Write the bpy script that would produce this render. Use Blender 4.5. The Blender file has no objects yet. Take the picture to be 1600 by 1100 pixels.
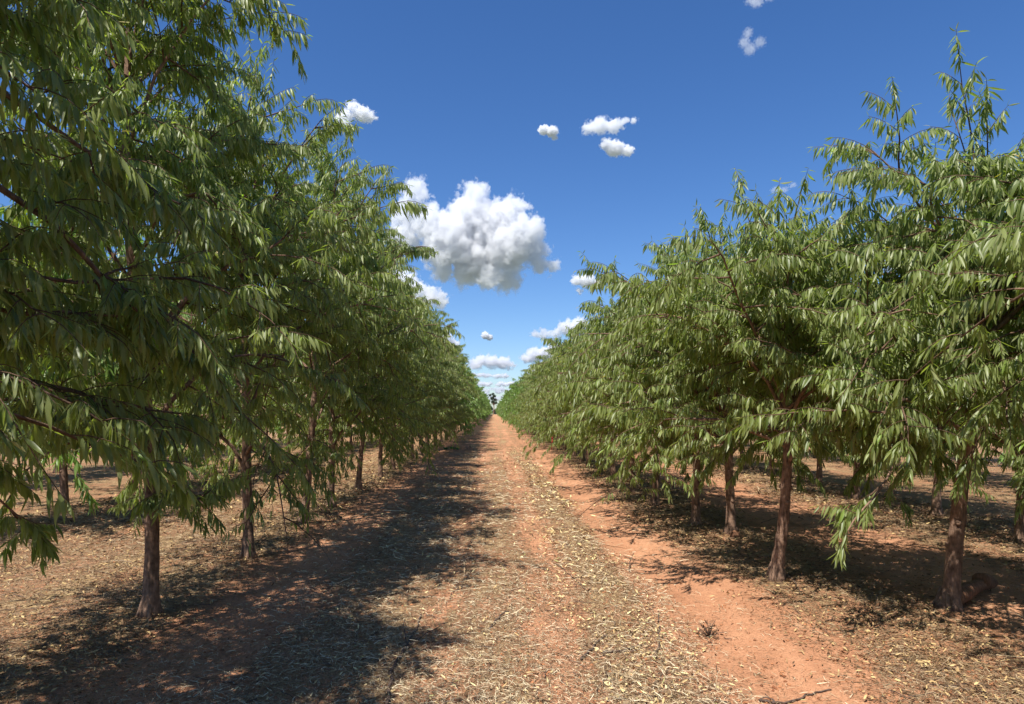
import bpy, math, random
import numpy as np
from math import radians, sin, cos, pi

# ------------------------------------------------------------------ camera, sky, sun, exposure
SC = bpy.context.scene
COL = SC.collection
cam_d = bpy.data.cameras.new("camera")
cam = bpy.data.objects.new("camera", cam_d)
COL.objects.link(cam)
cam.location = (0.0, 0.0, 1.6)
cam.rotation_euler = (radians(90), 0, 0)
cam_d.sensor_width = 36.0
cam_d.lens = 24.0
cam_d.shift_x = 28 / 1600
cam_d.shift_y = 92 / 1600
cam_d.clip_start = 0.05
cam_d.clip_end = 80000
SC.camera = cam

SUN_EL, SUN_AZ = radians(61), radians(-142)      # azimuth measured from +Y towards +X
w = bpy.data.worlds.new("World")
SC.world = w
w.use_nodes = True
nt = w.node_tree
bg = nt.nodes["Background"]
sky = nt.nodes.new("ShaderNodeTexSky")
sky.sky_type = 'NISHITA'
sky.sun_disc = False
sky.sun_elevation = SUN_EL
sky.sun_rotation = SUN_AZ
sky.altitude = 600
sky.air_density = 1.0
sky.dust_density = 0.4
sky.ozone_density = 1.6
hs = nt.nodes.new("ShaderNodeHueSaturation")
hs.inputs["Saturation"].default_value = 1.22
nt.links.new(sky.outputs[0], hs.inputs["Color"])
tint = nt.nodes.new("ShaderNodeMix"); tint.data_type = 'RGBA'; tint.blend_type = 'MULTIPLY'
tint.inputs[0].default_value = 1.0
tint.inputs[7].default_value = (0.86, 0.98, 1.22, 1)
nt.links.new(hs.outputs[0], tint.inputs[6])
nt.links.new(tint.outputs[2], bg.inputs["Color"])
bg.inputs["Strength"].default_value = 0.080

sd = bpy.data.lights.new("sun", 'SUN')
sd.energy = 5.0
sd.angle = radians(0.53)
sd.color = (1.0, 0.95, 0.87)
so = bpy.data.objects.new("sun", sd)
COL.objects.link(so)
so.rotation_euler = (pi / 2 - SUN_EL, 0, pi - SUN_AZ)

SC.view_settings.view_transform = 'Standard'
SC.view_settings.look = 'None'
SC.view_settings.gamma = 1
SC.view_settings.exposure = 0.60
SC.cycles.max_bounces = 8
SC.cycles.transparent_max_bounces = 12
SC.cycles.diffuse_bounces = 4
SC.cycles.transmission_bounces = 4

# ------------------------------------------------------------------ helpers
def tag(o, label=None, cat=None, group=None, kind=None):
    if label: o["label"] = label
    if cat: o["category"] = cat
    if group: o["group"] = group
    if kind: o["kind"] = kind
    return o

def empty(name, loc=(0, 0, 0)):
    o = bpy.data.objects.new(name, None)
    o.empty_display_size = 0.2
    COL.objects.link(o)
    o.location = loc
    return o

class MB:
    """collects vertex and face arrays (numpy), links them as one mesh object"""
    def __init__(s):
        s.v = []; s.f = []; s.n = 0; s.r = []
    def add(s, v, faces, rnd=None):
        v = np.asarray(v, float).reshape(-1, 3)
        s.v.append(v)
        for f in faces:
            s.f.append(np.asarray(f, int) + s.n)
        s.r.append(np.zeros(len(v)) if rnd is None else np.broadcast_to(rnd, (len(v),)).astype(float))
        s.n += len(v)
    def mesh(s, name, mat, smooth=True):
        v = np.concatenate(s.v)
        loops = []; starts = []; pos = 0
        for f in s.f:
            f = f.reshape(-1, f.shape[-1])
            loops.append(f.ravel())
            starts.append(pos + np.arange(len(f)) * f.shape[1])
            pos += f.size
        loops = np.concatenate(loops); starts = np.concatenate(starts)
        me = bpy.data.meshes.new(name)
        me.vertices.add(len(v)); me.vertices.foreach_set("co", v.astype(np.float32).ravel())
        me.loops.add(len(loops)); me.loops.foreach_set("vertex_index", loops.astype(np.int32))
        me.polygons.add(len(starts)); me.polygons.foreach_set("loop_start", starts.astype(np.int32))
        me.update(calc_edges=True)
        me.validate()
        if smooth:
            me.polygons.foreach_set("use_smooth", np.ones(len(me.polygons), bool))
        a = me.attributes.new("rnd", 'FLOAT', 'POINT')
        if len(a.data) == len(v):
            a.data.foreach_set("value", np.concatenate(s.r).astype(np.float32))
        me.materials.append(mat)
        return me
    def build(s, name, mat, parent=None, smooth=True, loc=None):
        o = bpy.data.objects.new(name, s.mesh(name, mat, smooth))
        COL.objects.link(o)
        if loc is not None: o.location = loc
        if parent is not None: o.parent = parent
        return o

def norm(a):
    return a / np.maximum(np.linalg.norm(a, axis=-1, keepdims=True), 1e-9)

def tube(mb, P, R, n=6, rnd=0.0, cap=True, lump=0.0, rng=None):
    P = np.asarray(P, float); R = np.asarray(R, float)
    k = len(P)
    T = norm(np.gradient(P, axis=0))
    ref = np.array([0.31, 0.95, 0.05]) if abs(T[0, 2]) > 0.6 else np.array([0, 0, 1.0])
    U = norm(np.cross(T, ref)); V = np.cross(T, U)
    a = np.arange(n) * 2 * pi / n
    rr = np.repeat(R[:, None], n, 1)
    if lump:
        rr = rr * (1 + lump * rng.normal(0, 1, rr.shape))
    ring = P[:, None, :] + rr[..., None] * (np.cos(a)[None, :, None] * U[:, None, :] + np.sin(a)[None, :, None] * V[:, None, :])
    idx = np.arange(k * n).reshape(k, n)
    nx = np.roll(idx, -1, axis=1)
    q = np.stack([idx[:-1], nx[:-1], nx[1:], idx[1:]], -1).reshape(-1, 4)
    faces = [q]
    vv = ring.reshape(-1, 3)
    if cap:
        vv = np.concatenate([vv, P[-1:], P[:1]])
        t = k * n
        faces.append(np.stack([idx[-1], nx[-1], np.full(n, t)], -1))
        faces.append(np.stack([nx[0], idx[0], np.full(n, t + 1)], -1))
    mb.add(vv, faces, rnd)

_lat = np.random.RandomState(5).rand(8, 256, 256)
def vnoise(x, y, k=0):
    x = np.asarray(x, float); y = np.asarray(y, float)
    xi = np.floor(x).astype(int); yi = np.floor(y).astype(int)
    fx = x - xi; fy = y - yi
    fx = fx * fx * (3 - 2 * fx); fy = fy * fy * (3 - 2 * fy)
    L = _lat[k]
    a = L[xi % 256, yi % 256]; b = L[(xi + 1) % 256, yi % 256]
    c = L[xi % 256, (yi + 1) % 256]; d = L[(xi + 1) % 256, (yi + 1) % 256]
    return (a * (1 - fx) + b * fx) * (1 - fy) + (c * (1 - fx) + d * fx) * fy
def fbm(x, y, k=0, o=4):
    s = 0; a = 0.5
    for i in range(o):
        s = s + a * vnoise(x * 2 ** i + 7.3 * i, y * 2 ** i + 3.1 * i, (k + i) % 8); a *= 0.5
    return s / (1 - 0.5 ** o)
def sstep(a, b, x):
    t = np.clip((x - a) / (b - a), 0, 1)
    return t * t * (3 - 2 * t)

# ------------------------------------------------------------------ materials
def new_mat(name):
    m = bpy.data.materials.new(name)
    m.use_nodes = True
    nt = m.node_tree
    nt.nodes.clear()
    out = nt.nodes.new("ShaderNodeOutputMaterial")
    return m, nt, out
def N(nt, t, **kw):
    n = nt.nodes.new(t)
    for k, v in kw.items():
        if k in n.inputs: n.inputs[k].default_value = v
        else: setattr(n, k, v)
    return n
def ramp(nt, pts, inp=None, interp='LINEAR'):
    r = nt.nodes.new("ShaderNodeValToRGB")
    r.color_ramp.interpolation = interp
    e = r.color_ramp.elements
    while len(e) < len(pts): e.new(0.5)
    for el, (p, c) in zip(e, pts):
        el.position = p
        el.color = (c, c, c, 1) if isinstance(c, (int, float)) else (*c, 1)
    if inp is not None: nt.links.new(inp, r.inputs[0])
    return r
def mix(nt, fac, a, b, mode='MIX'):
    m = nt.nodes.new("ShaderNodeMix"); m.data_type = 'RGBA'; m.blend_type = mode
    for s, v in ((0, fac), (6, a), (7, b)):
        if hasattr(v, 'links') or isinstance(v, bpy.types.NodeSocket): nt.links.new(v, m.inputs[s])
        elif isinstance(v, (int, float)): m.inputs[s].default_value = v if s == 0 else (v, v, v, 1)
        else: m.inputs[s].default_value = (*v, 1)
    return m.outputs[2]
def math_(nt, op, a, b=0.0, c=None, clamp=False):
    m = nt.nodes.new("ShaderNodeMath"); m.operation = op; m.use_clamp = clamp
    for i, v in enumerate((a, b, c)):
        if v is None: continue
        if isinstance(v, bpy.types.NodeSocket): nt.links.new(v, m.inputs[i])
        else: m.inputs[i].default_value = v
    return m.outputs[0]

def leaf_material(name, dark, light, back, young, trans=0.36):
    m, nt, out = new_mat(name)
    at = N(nt, "ShaderNodeAttribute", attribute_name="rnd")
    fac = at.outputs["Fac"]
    c = ramp(nt, [(0.0, dark), (0.55, light), (0.86, light), (0.92, young), (0.985, young), (0.99, (0.42, 0.33, 0.07))], fac).outputs[0]
    geo = N(nt, "ShaderNodeNewGeometry")
    col = mix(nt, geo.outputs["Backfacing"], c, mix(nt, 0.7, c, back))
    p = N(nt, "ShaderNodeBsdfPrincipled", Roughness=0.42)
    p.inputs["Specular IOR Level"].default_value = 0.5
    nt.links.new(col, p.inputs["Base Color"])
    tr = N(nt, "ShaderNodeBsdfTranslucent")
    tc = mix(nt, 1.0, c, (1.5, 1.7, 0.55), 'MULTIPLY')
    nt.links.new(tc, tr.inputs["Color"])
    mx = N(nt, "ShaderNodeMixShader"); mx.inputs[0].default_value = trans
    nt.links.new(p.outputs[0], mx.inputs[1]); nt.links.new(tr.outputs[0], mx.inputs[2])
    nt.links.new(mx.outputs[0], out.inputs[0])
    return m

def bark_material(name, a, b, scale=1.0):
    m, nt, out = new_mat(name)
    tc = N(nt, "ShaderNodeTexCoord")
    mp = N(nt, "ShaderNodeMapping"); mp.inputs["Scale"].default_value = (14 * scale, 14 * scale, 3.2 * scale)
    nt.links.new(tc.outputs["Object"], mp.inputs[0])
    n1 = N(nt, "ShaderNodeTexNoise", Scale=2.2, Detail=8.0, Roughness=0.7)
    nt.links.new(mp.outputs[0], n1.inputs["Vector"])
    n2 = N(nt, "ShaderNodeTexNoise", Scale=26.0, Detail=3.0)
    nt.links.new(tc.outputs["Object"], n2.inputs["Vector"])
    f = math_(nt, 'MULTIPLY_ADD', n2.outputs[0], 0.4, math_(nt, 'MULTIPLY', n1.outputs[0], 0.75))
    col = ramp(nt, [(0.38, a), (0.70, b)], f).outputs[0]
    p = N(nt, "ShaderNodeBsdfPrincipled", Roughness=0.9)
    p.inputs["Specular IOR Level"].default_value = 0.2
    nt.links.new(col, p.inputs["Base Color"])
    bp = N(nt, "ShaderNodeBump", Strength=1.0, Distance=0.02)
    nt.links.new(f, bp.inputs["Height"]); nt.links.new(bp.outputs[0], p.inputs["Normal"])
    nt.links.new(p.outputs[0], out.inputs[0])
    return m

def rnd_material(name, pts, rough=0.8, trans=0.0):
    m, nt, out = new_mat(name)
    at = N(nt, "ShaderNodeAttribute", attribute_name="rnd")
    col = ramp(nt, pts, at.outputs["Fac"]).outputs[0]
    p = N(nt, "ShaderNodeBsdfPrincipled", Roughness=rough)
    p.inputs["Specular IOR Level"].default_value = 0.25
    nt.links.new(col, p.inputs["Base Color"])
    nt.links.new(p.outputs[0], out.inputs[0])
    return m

M_LEAF = leaf_material("almond_leaf", (0.115, 0.16, 0.038), (0.27, 0.315, 0.105), (0.35, 0.375, 0.19), (0.24, 0.37, 0.06), .45)
M_LEAF_FAR = leaf_material("almond_leaf_far", (0.095, 0.175, 0.036), (0.20, 0.315, 0.070), (0.26, 0.32, 0.14), (0.20, 0.33, 0.06), .40)
M_BARK = bark_material("almond_bark", (0.045, 0.027, 0.019), (0.33, 0.205, 0.14))
M_TWIG = bark_material("young_wood", (0.06, 0.036, 0.022), (0.21, 0.13, 0.085), 2.0)
M_DEADWOOD = bark_material("dead_wood", (0.05, 0.035, 0.028), (0.20, 0.14, 0.11), 3.0)
M_LOG = bark_material("old_log", (0.10, 0.045, 0.025), (0.30, 0.15, 0.085), 1.4)

# ------------------------------------------------------------------ ground
def gh(x, y):
    """ground height"""
    near = np.exp(-np.maximum(y - 30, 0) / 30)
    wob = 0.12 * (vnoise(x * 0 + 3.3, y * 0.35, 2) - 0.5)
    h = 0.0
    h = h - 0.022 * np.exp(-((x - 0.52 - wob) / 0.17) ** 2)         # wheel rut
    h = h - 0.016 * np.exp(-((x + 0.45 - wob) / 0.16) ** 2)
    h = h + 0.012 * np.exp(-((x - 1.02 - wob) / 0.22) ** 2)         # windrow
    h = h - 0.045 * np.exp(-((x - 1.62 - wob) / 0.24) ** 2)         # washed channel
    h = h + 0.035 * sstep(-2.0, -2.7, x) + 0.03 * sstep(1.9, 2.6, x) * sstep(4.2, 3.4, x)
    h = h + 0.05 * (fbm(x * 0.9, y * 0.6, 1, 3) - 0.5)
    h = h + 0.022 * (fbm(x * 5, y * 5, 3, 3) - 0.5)
    lug = np.exp(-((x - 0.52 - wob) / 0.11) ** 2) + np.exp(-((x + 0.45 - wob) / 0.11) ** 2)
    h = h + 0.010 * lug * np.sin(y * 42 + np.abs(x - 0.5) * 30) * sstep(.45, .6, vnoise(x * 1.5, y * .8, 4))
    return h * near

def axis(segs):
    out = [segs[0][0]]
    for a, b, d0, d1 in segs:
        x = a
        while x < b - 1e-6:
            t = (x - a) / (b - a)
            x = min(b, x + d0 * (d1 / d0) ** t)
            out.append(x)
    return np.array(out)
gx = axis([(-9000, -60, 2500, 12), (-60, -7, 8, 0.3), (-7, 8, 0.05, 0.05), (8, 60, 0.3, 8), (60, 9000, 12, 2500)])
gy = axis([(-60, 1.5, 8, 0.3), (1.5, 12, 0.05, 0.05), (12, 40, 0.07, 0.6), (40, 400, 1.5, 30), (400, 9000, 60, 2500)])
X, Y = np.meshgrid(gx, gy, indexing='ij')
Z = gh(X, Y)
nx_, ny_ = X.shape
idx = np.arange(nx_ * ny_).reshape(nx_, ny_)
q = np.stack([idx[:-1, :-1], idx[1:, :-1], idx[1:, 1:], idx[:-1, 1:]], -1).reshape(-1, 4)

def ground_material():
    m, nt, out = new_mat("red_soil")
    tc = N(nt, "ShaderNodeTexCoord")
    sep = N(nt, "ShaderNodeSeparateXYZ"); nt.links.new(tc.outputs["Object"], sep.inputs[0])
    def noise(scale, sc=(1, 1, 1), detail=5.0, rough=0.6, dist=0.0):
        mp = N(nt, "ShaderNodeMapping"); mp.inputs["Scale"].default_value = sc
        nt.links.new(tc.outputs["Object"], mp.inputs[0])
        n = N(nt, "ShaderNodeTexNoise", Scale=scale, Detail=detail, Roughness=rough, Distortion=dist)
        nt.links.new(mp.outputs[0], n.inputs["Vector"])
        return n.outputs[0]
    big = noise(0.55, (1, 0.5, 1), 4)
    mid = noise(5.0, (1, 0.55, 1), 8, 0.7)
    fine = noise(70.0, (1, 1, 1), 4, 0.7)
    soil = ramp(nt, [(0.25, (0.34, 0.15, 0.078)), (0.5, (0.49, 0.245, 0.135)), (0.75, (0.60, 0.335, 0.195))],
                math_(nt, 'ADD', math_(nt, 'MULTIPLY', mid, 0.55), math_(nt, 'MULTIPLY', big, 0.45))).outputs[0]
    soil = mix(nt, 0.5, soil, ramp(nt, [(0.3, 0.35), (0.7, 1.4)], fine).outputs[0], 'MULTIPLY')
    # litter amount across the lane, by real x position
    xw = math_(nt, 'ADD', sep.outputs[0], math_(nt, 'MULTIPLY_ADD', big, 0.7, -0.35))
    f = math_(nt, 'MULTIPLY_ADD', xw, 1 / 16.0, 0.5, clamp=True)
    def px(x): return x / 16.0 + 0.5
    pts = [(-7.8, .62), (-4.2, .60), (-2.6, .66), (-2.2, .22), (-1.8, .25), (-1.35, .62), (-0.65, .66), (-0.42, .50), (-0.1, .62), (0.22, .60),
           (0.42, .42), (0.62, .46), (0.85, .66), (1.15, .62), (1.36, .22), (1.95, .26), (2.4, .58), (3.4, .6), (3.9, .28), (4.9, .30), (5.6, .6), (7.8, .6)]
    amt = ramp(nt, [(px(a), b) for a, b in pts], f).outputs[0]
    far = ramp(nt, [(0.0, 0.0), (1.0, 0.85)], math_(nt, 'MULTIPLY_ADD', sep.outputs[1], 1 / 22.0, -9 / 22.0, clamp=True)).outputs[0]
    ax = math_(nt, 'ABSOLUTE', sep.outputs[0])
    lane = math_(nt, 'MULTIPLY', far, math_(nt, 'LESS_THAN', ax, 2.0))
    streak = noise(1.3, (2.2, .05, 1), 4, .7)
    strk2 = noise(1.0, (.9, .22, 1), 4, .7)
    amt = mix(nt, lane, amt, math_(nt, 'MULTIPLY_ADD', math_(nt, 'ADD', streak, strk2), 1.5, -1.02))
    patch = noise(1.7, (1.3, 0.45, 1), 5, 0.65)
    st1 = noise(30.0, (1.0, 0.35, 1), 5, 0.75, 1.2)
    st2 = noise(55.0, (0.4, 1.0, 1), 4, 0.7, 1.5)
    st = math_(nt, 'MAXIMUM', st1, st2)
    v = math_(nt, 'ADD', math_(nt, 'MULTIPLY', math_(nt, 'SUBTRACT', patch, 0.5), 0.9), amt)
    v = math_(nt, 'ADD', v, math_(nt, 'MULTIPLY', math_(nt, 'SUBTRACT', st, 0.56), 2.4))
    mask = ramp(nt, [(0.42, 0.0), (0.64, 1.0)], v).outputs[0]
    straw = ramp(nt, [(0.35, (0.13, 0.075, 0.035)), (0.5, (0.42, 0.30, 0.155)), (0.7, (0.66, 0.52, 0.31))], noise(42.0, (1, 0.6, 1), 5, 0.8, 0.8)).outputs[0]
    col = mix(nt, math_(nt, 'MULTIPLY', mask, 0.85), soil, straw)
    # open country beyond the orchard: dry grass and scrub instead of bare red soil
    far_y = math_(nt, 'GREATER_THAN', sep.outputs[1], 310.0)
    far_x = math_(nt, 'GREATER_THAN', ax, 90.0)
    scrub = ramp(nt, [(0.3, (0.075, 0.095, 0.045)), (0.7, (0.19, 0.18, 0.10))], noise(0.02, (1, 1, 1), 6)).outputs[0]
    col = mix(nt, math_(nt, 'MAXIMUM', far_y, far_x), col, scrub)
    p = N(nt, "ShaderNodeBsdfPrincipled", Roughness=0.95)
    p.inputs["Specular IOR Level"].default_value = 0.12
    nt.links.new(col, p.inputs["Base Color"])
    h = math_(nt, 'ADD', math_(nt, 'MULTIPLY', fine, 0.5), math_(nt, 'MULTIPLY', mask, math_(nt, 'ADD', st, 0.3)))
    bp = N(nt, "ShaderNodeBump", Strength=0.85, Distance=0.02)
    nt.links.new(h, bp.inputs["Height"]); nt.links.new(bp.outputs[0], p.inputs["Normal"])
    nt.links.new(p.outputs[0], out.inputs[0])
    return m
g = MB(); g.add(np.stack([X, Y, Z], -1), [q])
tag(g.build("ground", ground_material()), kind="structure")

# ------------------------------------------------------------------ litter
RS = np.random.RandomState(11)
def zones(x, y):
    wob = 0.12 * (vnoise(x * 0 + 3.3, y * 0.35, 2) - 0.5) + 0.55 * (fbm(x * 1.1, y * 0.7, 6, 3) - 0.5)
    xs = x - wob
    px = [-9, -4.2, -2.6, -2.2, -1.8, -1.4, -0.65, -0.42, -0.15, 0.28, 0.42, 0.60, 0.78, 1.28, 1.42, 1.95, 2.4, 3.4, 3.9, 4.9, 5.6, 9]
    py = [.55, .7, .95, .32, .32, .90, 1.0, .65, .95, .95, .50, .55, 1.0, .85, .15, .14, .75, .80, .10, .12, .8, .8]
    return np.interp(xs, px, py)
def scatter(n, x0, x1, y0, y1, patchy=0.55, k=0, pw=1.0):
    """more pieces near the lane's near end, thinned by zone and patch noise"""
    u = RS.rand(n)
    y = (y0 ** -pw + u * (y1 ** -pw - y0 ** -pw)) ** (-1 / pw)
    fx = RS.rand(n)
    x = x0 + fx * (x1 - x0)
    z = zones(x, y)
    pn = fbm(x * 1.9, y * 1.1, k, 4)
    keep = RS.rand(n) < np.clip(z * (1 - patchy) + patchy * z * sstep(0.36, 0.62, pn) * 1.6, 0, 1)
    z = z * 1.0
    # only what the lens (or a step aside) could see
    keep &= np.abs(x - 0.0) < (y * 0.95 + 1.5)
    return x[keep], y[keep]

def straws(n, L, W, y0, y1, mat, name, label, k=0, pale=(0, 1), pw=1.0):
    x, y = scatter(n, -7, 7.5, y0, y1, 0.6, k, pw)
    m = len(x)
    grow = np.clip(y / 6.0, 0.8, 2.2)
    l = L * (0.35 + 0.9 * RS.rand(m) ** 1.6) * grow ** 0.6
    ww = W * (0.6 + 0.8 * RS.rand(m)) * grow
    a = RS.rand(m) * 2 * pi
    d = np.stack([np.cos(a), np.sin(a), RS.normal(0, 0.13, m)], -1)
    bend = RS.normal(0, 0.22, m)
    s = np.stack([-np.sin(a), np.cos(a), np.zeros(m)], -1)
    base = np.stack([x, y, gh(x, y) + 0.004 + 0.022 * RS.rand(m) ** 2 + np.abs(d[:, 2]) * l * 0.5], -1)
    P0 = base - d * l[:, None] / 2; P2 = base + d * l[:, None] / 2
    P1 = base + s * (bend * l)[:, None] * 0.5 + np.array([0, 0, 0.004])
    tilt = s + np.stack([np.zeros(m), np.zeros(m), RS.normal(0, 0.6, m)], -1)
    tilt = norm(tilt) * ww[:, None] / 2
    V = np.stack([P0 - tilt, P0 + tilt, P1 - tilt, P1 + tilt, P2 - tilt * .5, P2 + tilt * .5], 1)
    b = np.arange(m)[:, None] * 6
    F = np.concatenate([b + [0, 1, 3, 2], b + [2, 3, 5, 4]])
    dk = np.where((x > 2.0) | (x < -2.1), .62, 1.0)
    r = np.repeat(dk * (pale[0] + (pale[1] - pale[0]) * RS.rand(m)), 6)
    mb = MB(); mb.add(V, [F]); mb.r = [r]
    return tag(mb.build(name, mat, smooth=False), label, "ground litter", kind="stuff")

def leaf_geo(P, D, Nn, L, W, curl, fold, r, mb, lod=False):
    """vectorised lanceolate leaves: 8 vertices, folded along the midrib, curling"""
    D = norm(D); S = norm(np.cross(D, Nn)); Nn = np.cross(S, D)
    m = len(P)
    L = L[:, None]; W = W[:, None]; curl = curl[:, None]
    def c(t): return P + D * L * t - Nn * curl * L * t * t
    if lod:
        c0, c1, c3 = c(0.0), c(0.45), c(1.0)
        V = np.stack([c0, c1 + S * W / 2 , c3, c1 - S * W / 2], 1)
        b = np.arange(m)[:, None] * 4
        mb.add(V, [b + [0, 1, 2], b + [0, 2, 3]]); mb.r[-1] = np.repeat(r, 4)
        return
    c0, c1, c2, c3 = c(0.0), c(0.34), c(0.68), c(1.0)
    f = fold
    s1p = c1 + S * W * .5 + Nn * W * f; s1m = c1 - S * W * .5 + Nn * W * f
    s2p = c2 + S * W * .40 + Nn * W * f; s2m = c2 - S * W * .40 + Nn * W * f
    V = np.stack([c0, c1, c2, c3, s1p, s1m, s2p, s2m], 1)
    b = np.arange(m)[:, None] * 8
    T = np.concatenate([b + [0, 4, 1], b + [0, 1, 5], b + [2, 6, 3], b + [2, 3, 7]])
    Q = np.concatenate([b + [1, 4, 6, 2], b + [1, 2, 7, 5]])
    mb.add(V, [T, Q]); mb.r[-1] = np.repeat(r, 8)

M_STRAW = rnd_material("dry_straw", [(0, (0.08, 0.05, 0.03)), (0.35, (0.28, 0.19, 0.11)), (0.7, (0.54, 0.42, 0.26)), (1, (0.78, 0.68, 0.47))], 0.6)
M_DRYLEAF = rnd_material("dry_leaf", [(0, (0.08, 0.045, 0.025)), (0.35, (0.24, 0.14, 0.07)), (0.6, (0.54, 0.38, 0.17)), (0.9, (0.80, 0.64, 0.34)), (1, (0.32, 0.33, 0.12))], 0.7)
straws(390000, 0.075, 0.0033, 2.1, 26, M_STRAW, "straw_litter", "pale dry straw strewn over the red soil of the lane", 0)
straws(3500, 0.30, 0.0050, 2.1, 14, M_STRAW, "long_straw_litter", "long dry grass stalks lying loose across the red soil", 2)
# dry leaves
x, y = scatter(200000, -7, 7.5, 2.1, 30, 0.5, 4, 0.9)
wr = np.exp(-((x - 0.95 + 0.35 * (fbm(x * 0 + 2.0, y * 0.6, 5, 3) - 0.5)) / 0.36) ** 2) * sstep(.25, .6, fbm(x * 2.2, y * 1.1, 7, 3))
keep = RS.rand(len(x)) < np.clip(0.12 + 1.5 * wr + 0.75 * (x > 2.0) + 0.75 * (x < -2.1), 0, 1)
x, y = x[keep], y[keep]; m = len(x)
a = RS.rand(m) * 2 * pi
D = np.stack([np.cos(a), np.sin(a), RS.normal(0, .25, m)], -1)
Nn = norm(np.stack([RS.normal(0, .5, m), RS.normal(0, .5, m), np.ones(m)], -1))
P = np.stack([x, y, gh(x, y) + 0.006 + 0.02 * RS.rand(m)], -1)
grow = np.clip(y / 7.0, 0.8, 2.0)
mb = MB()
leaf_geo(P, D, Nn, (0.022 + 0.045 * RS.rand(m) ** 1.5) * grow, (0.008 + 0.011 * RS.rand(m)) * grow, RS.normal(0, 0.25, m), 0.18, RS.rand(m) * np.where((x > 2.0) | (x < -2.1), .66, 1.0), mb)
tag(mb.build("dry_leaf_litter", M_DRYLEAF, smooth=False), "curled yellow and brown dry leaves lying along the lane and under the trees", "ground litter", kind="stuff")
# small twigs
mb = MB()
x, y = scatter(900, -6, 6.5, 2.2, 16, 0.2, 1)
for xx, yy in zip(x, y):
    l = 0.08 + 0.22 * RS.rand(); a = RS.rand() * 2 * pi
    t = np.linspace(-.5, .5, 5)
    px_ = xx + np.cos(a) * t * l + RS.normal(0, .008, 5); py_ = yy + np.sin(a) * t * l + RS.normal(0, .008, 5)
    tube(mb, np.stack([px_, py_, gh(px_, py_) + .008 + .01 * RS.rand(5)], -1), np.linspace(.0035, .0015, 5), 4, cap=False)
tag(mb.build("twig_litter", M_DEADWOOD), "small grey broken twigs scattered over the soil and straw", "ground litter", kind="stuff")
# soil crumbs
mb = MB()
n = 60000
y = (2.1 ** -1 + RS.rand(n) * (14 ** -1 - 2.1 ** -1)) ** -1.0
x = (RS.rand(n) * 2 - 1) * (y * .95 + 1)
r = 0.0020 + 0.013 * RS.rand(n) ** 9
oc = np.array([[1, 0, 0], [0, 1, 0], [-1, 0, 0], [0, -1, 0], [0, 0, .8], [0, 0, -.6]], float)
V = np.stack([x, y, gh(x, y) + r * .3], -1)[:, None, :] + oc[None] * r[:, None, None] * (0.7 + .6 * RS.rand(n, 6, 1))
of = np.array([[0, 1, 4], [1, 2, 4], [2, 3, 4], [3, 0, 4]])
mb.add(V, [(np.arange(n)[:, None, None] * 6 + of).reshape(-1, 3)]); mb.r = [np.repeat(RS.rand(n), 6)]
M_CLOD = rnd_material("soil_crumb", [(0, (0.20, 0.075, 0.035)), (1, (0.46, 0.20, 0.09))], .95)
tag(mb.build("soil_crumbs", M_CLOD), "small crumbs of red soil on the bare ground", "soil crumbs", kind="stuff")

# ------------------------------------------------------------------ almond trees
def shoot(rng, L, p0, d0, length, droop, nl, out):
    """a shoot: polyline from p0 heading d0, drooping; leaves along it"""
    k = 5
    P = [p0]; d = d0.copy()
    for i in range(k - 1):
        d = d + np.array([0, 0, -droop / (k - 1)]) + rng.normal(0, .07, 3)
        d /= np.linalg.norm(d)
        P.append(P[-1] + d * length / (k - 1))
    P = np.array(P)
    L['shoots'].append((P, out))
    t = (np.arange(nl) + rng.rand(nl) * .6) / nl
    t = 0.08 + 0.92 * np.clip(t, 0, 1)
    seg = np.clip((t * (k - 1)).astype(int), 0, k - 2); fr = t * (k - 1) - seg
    pos = P[seg] * (1 - fr)[:, None] + P[seg + 1] * fr[:, None]
    tan = norm(P[seg + 1] - P[seg])
    ph = np.arange(nl) * 2.4 + rng.rand() * 6
    side = norm(np.cross(tan, [0.1, 0.2, 1.0])); up = np.cross(side, tan)
    rad = np.cos(ph)[:, None] * side + np.sin(ph)[:, None] * up
    tip = sstep(0.82, 1.0, t)[:, None]
    g_ = (0.95 + 0.7 * rng.rand(nl)[:, None]) * (1 - tip * 0.85)
    D = tan * (0.40 + 0.5 * tip) + rad * (0.45 + .6 * rng.rand(nl)[:, None]) - np.array([0, 0, 1.0]) * g_
    hint = norm(rad + np.array([0, 0, .9]) + rng.normal(0, .45, (nl, 3)))
    size = (0.070 + 0.075 * rng.rand(nl)) * (1 - 0.45 * tip[:, 0])
    L['P'].append(pos); L['D'].append(D); L['N'].append(hint); L['S'].append(size)
    # sprig of smaller leaves in the axils: the crown reads denser
    L['y'].append(np.clip(rng.rand(nl) * .9 + tip[:, 0] * 0.22 * (rng.rand() < .5), 0, 1))

def limb_shoots(rng, L, P, t0, t1, n, ln, nl, droop, spread=1.0, sec=None):
    """side shoots (and a tip shoot) along polyline P"""
    k = len(P)
    for j in range(n):
        t = t0 + (t1 - t0) * (j + rng.rand()) / n
        s = min(int(t * (k - 1)), k - 2); fr = t * (k - 1) - s
        p = P[s] * (1 - fr) + P[s + 1] * fr
        tan = P[s + 1] - P[s]; tan /= np.linalg.norm(tan)
        sd = np.cross(tan, [0, 0, 1.0]); sd /= max(np.linalg.norm(sd), .05)
        sg = 1 if (j % 2) else -1
        d = tan * .6 + sd * sg * (.35 + .6 * rng.rand()) * spread + np.array([0, 0, .1 + .55 * rng.rand()])
        d /= np.linalg.norm(d)
        shoot(rng, L, p, d, ln * (.6 + .7 * rng.rand()), droop * (.5 + rng.rand()), nl, 1)
    tan = P[-1] - P[-2]; tan /= np.linalg.norm(tan)
    shoot(rng, L, P[-1], tan, ln, droop * .8, nl, 1)

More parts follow.
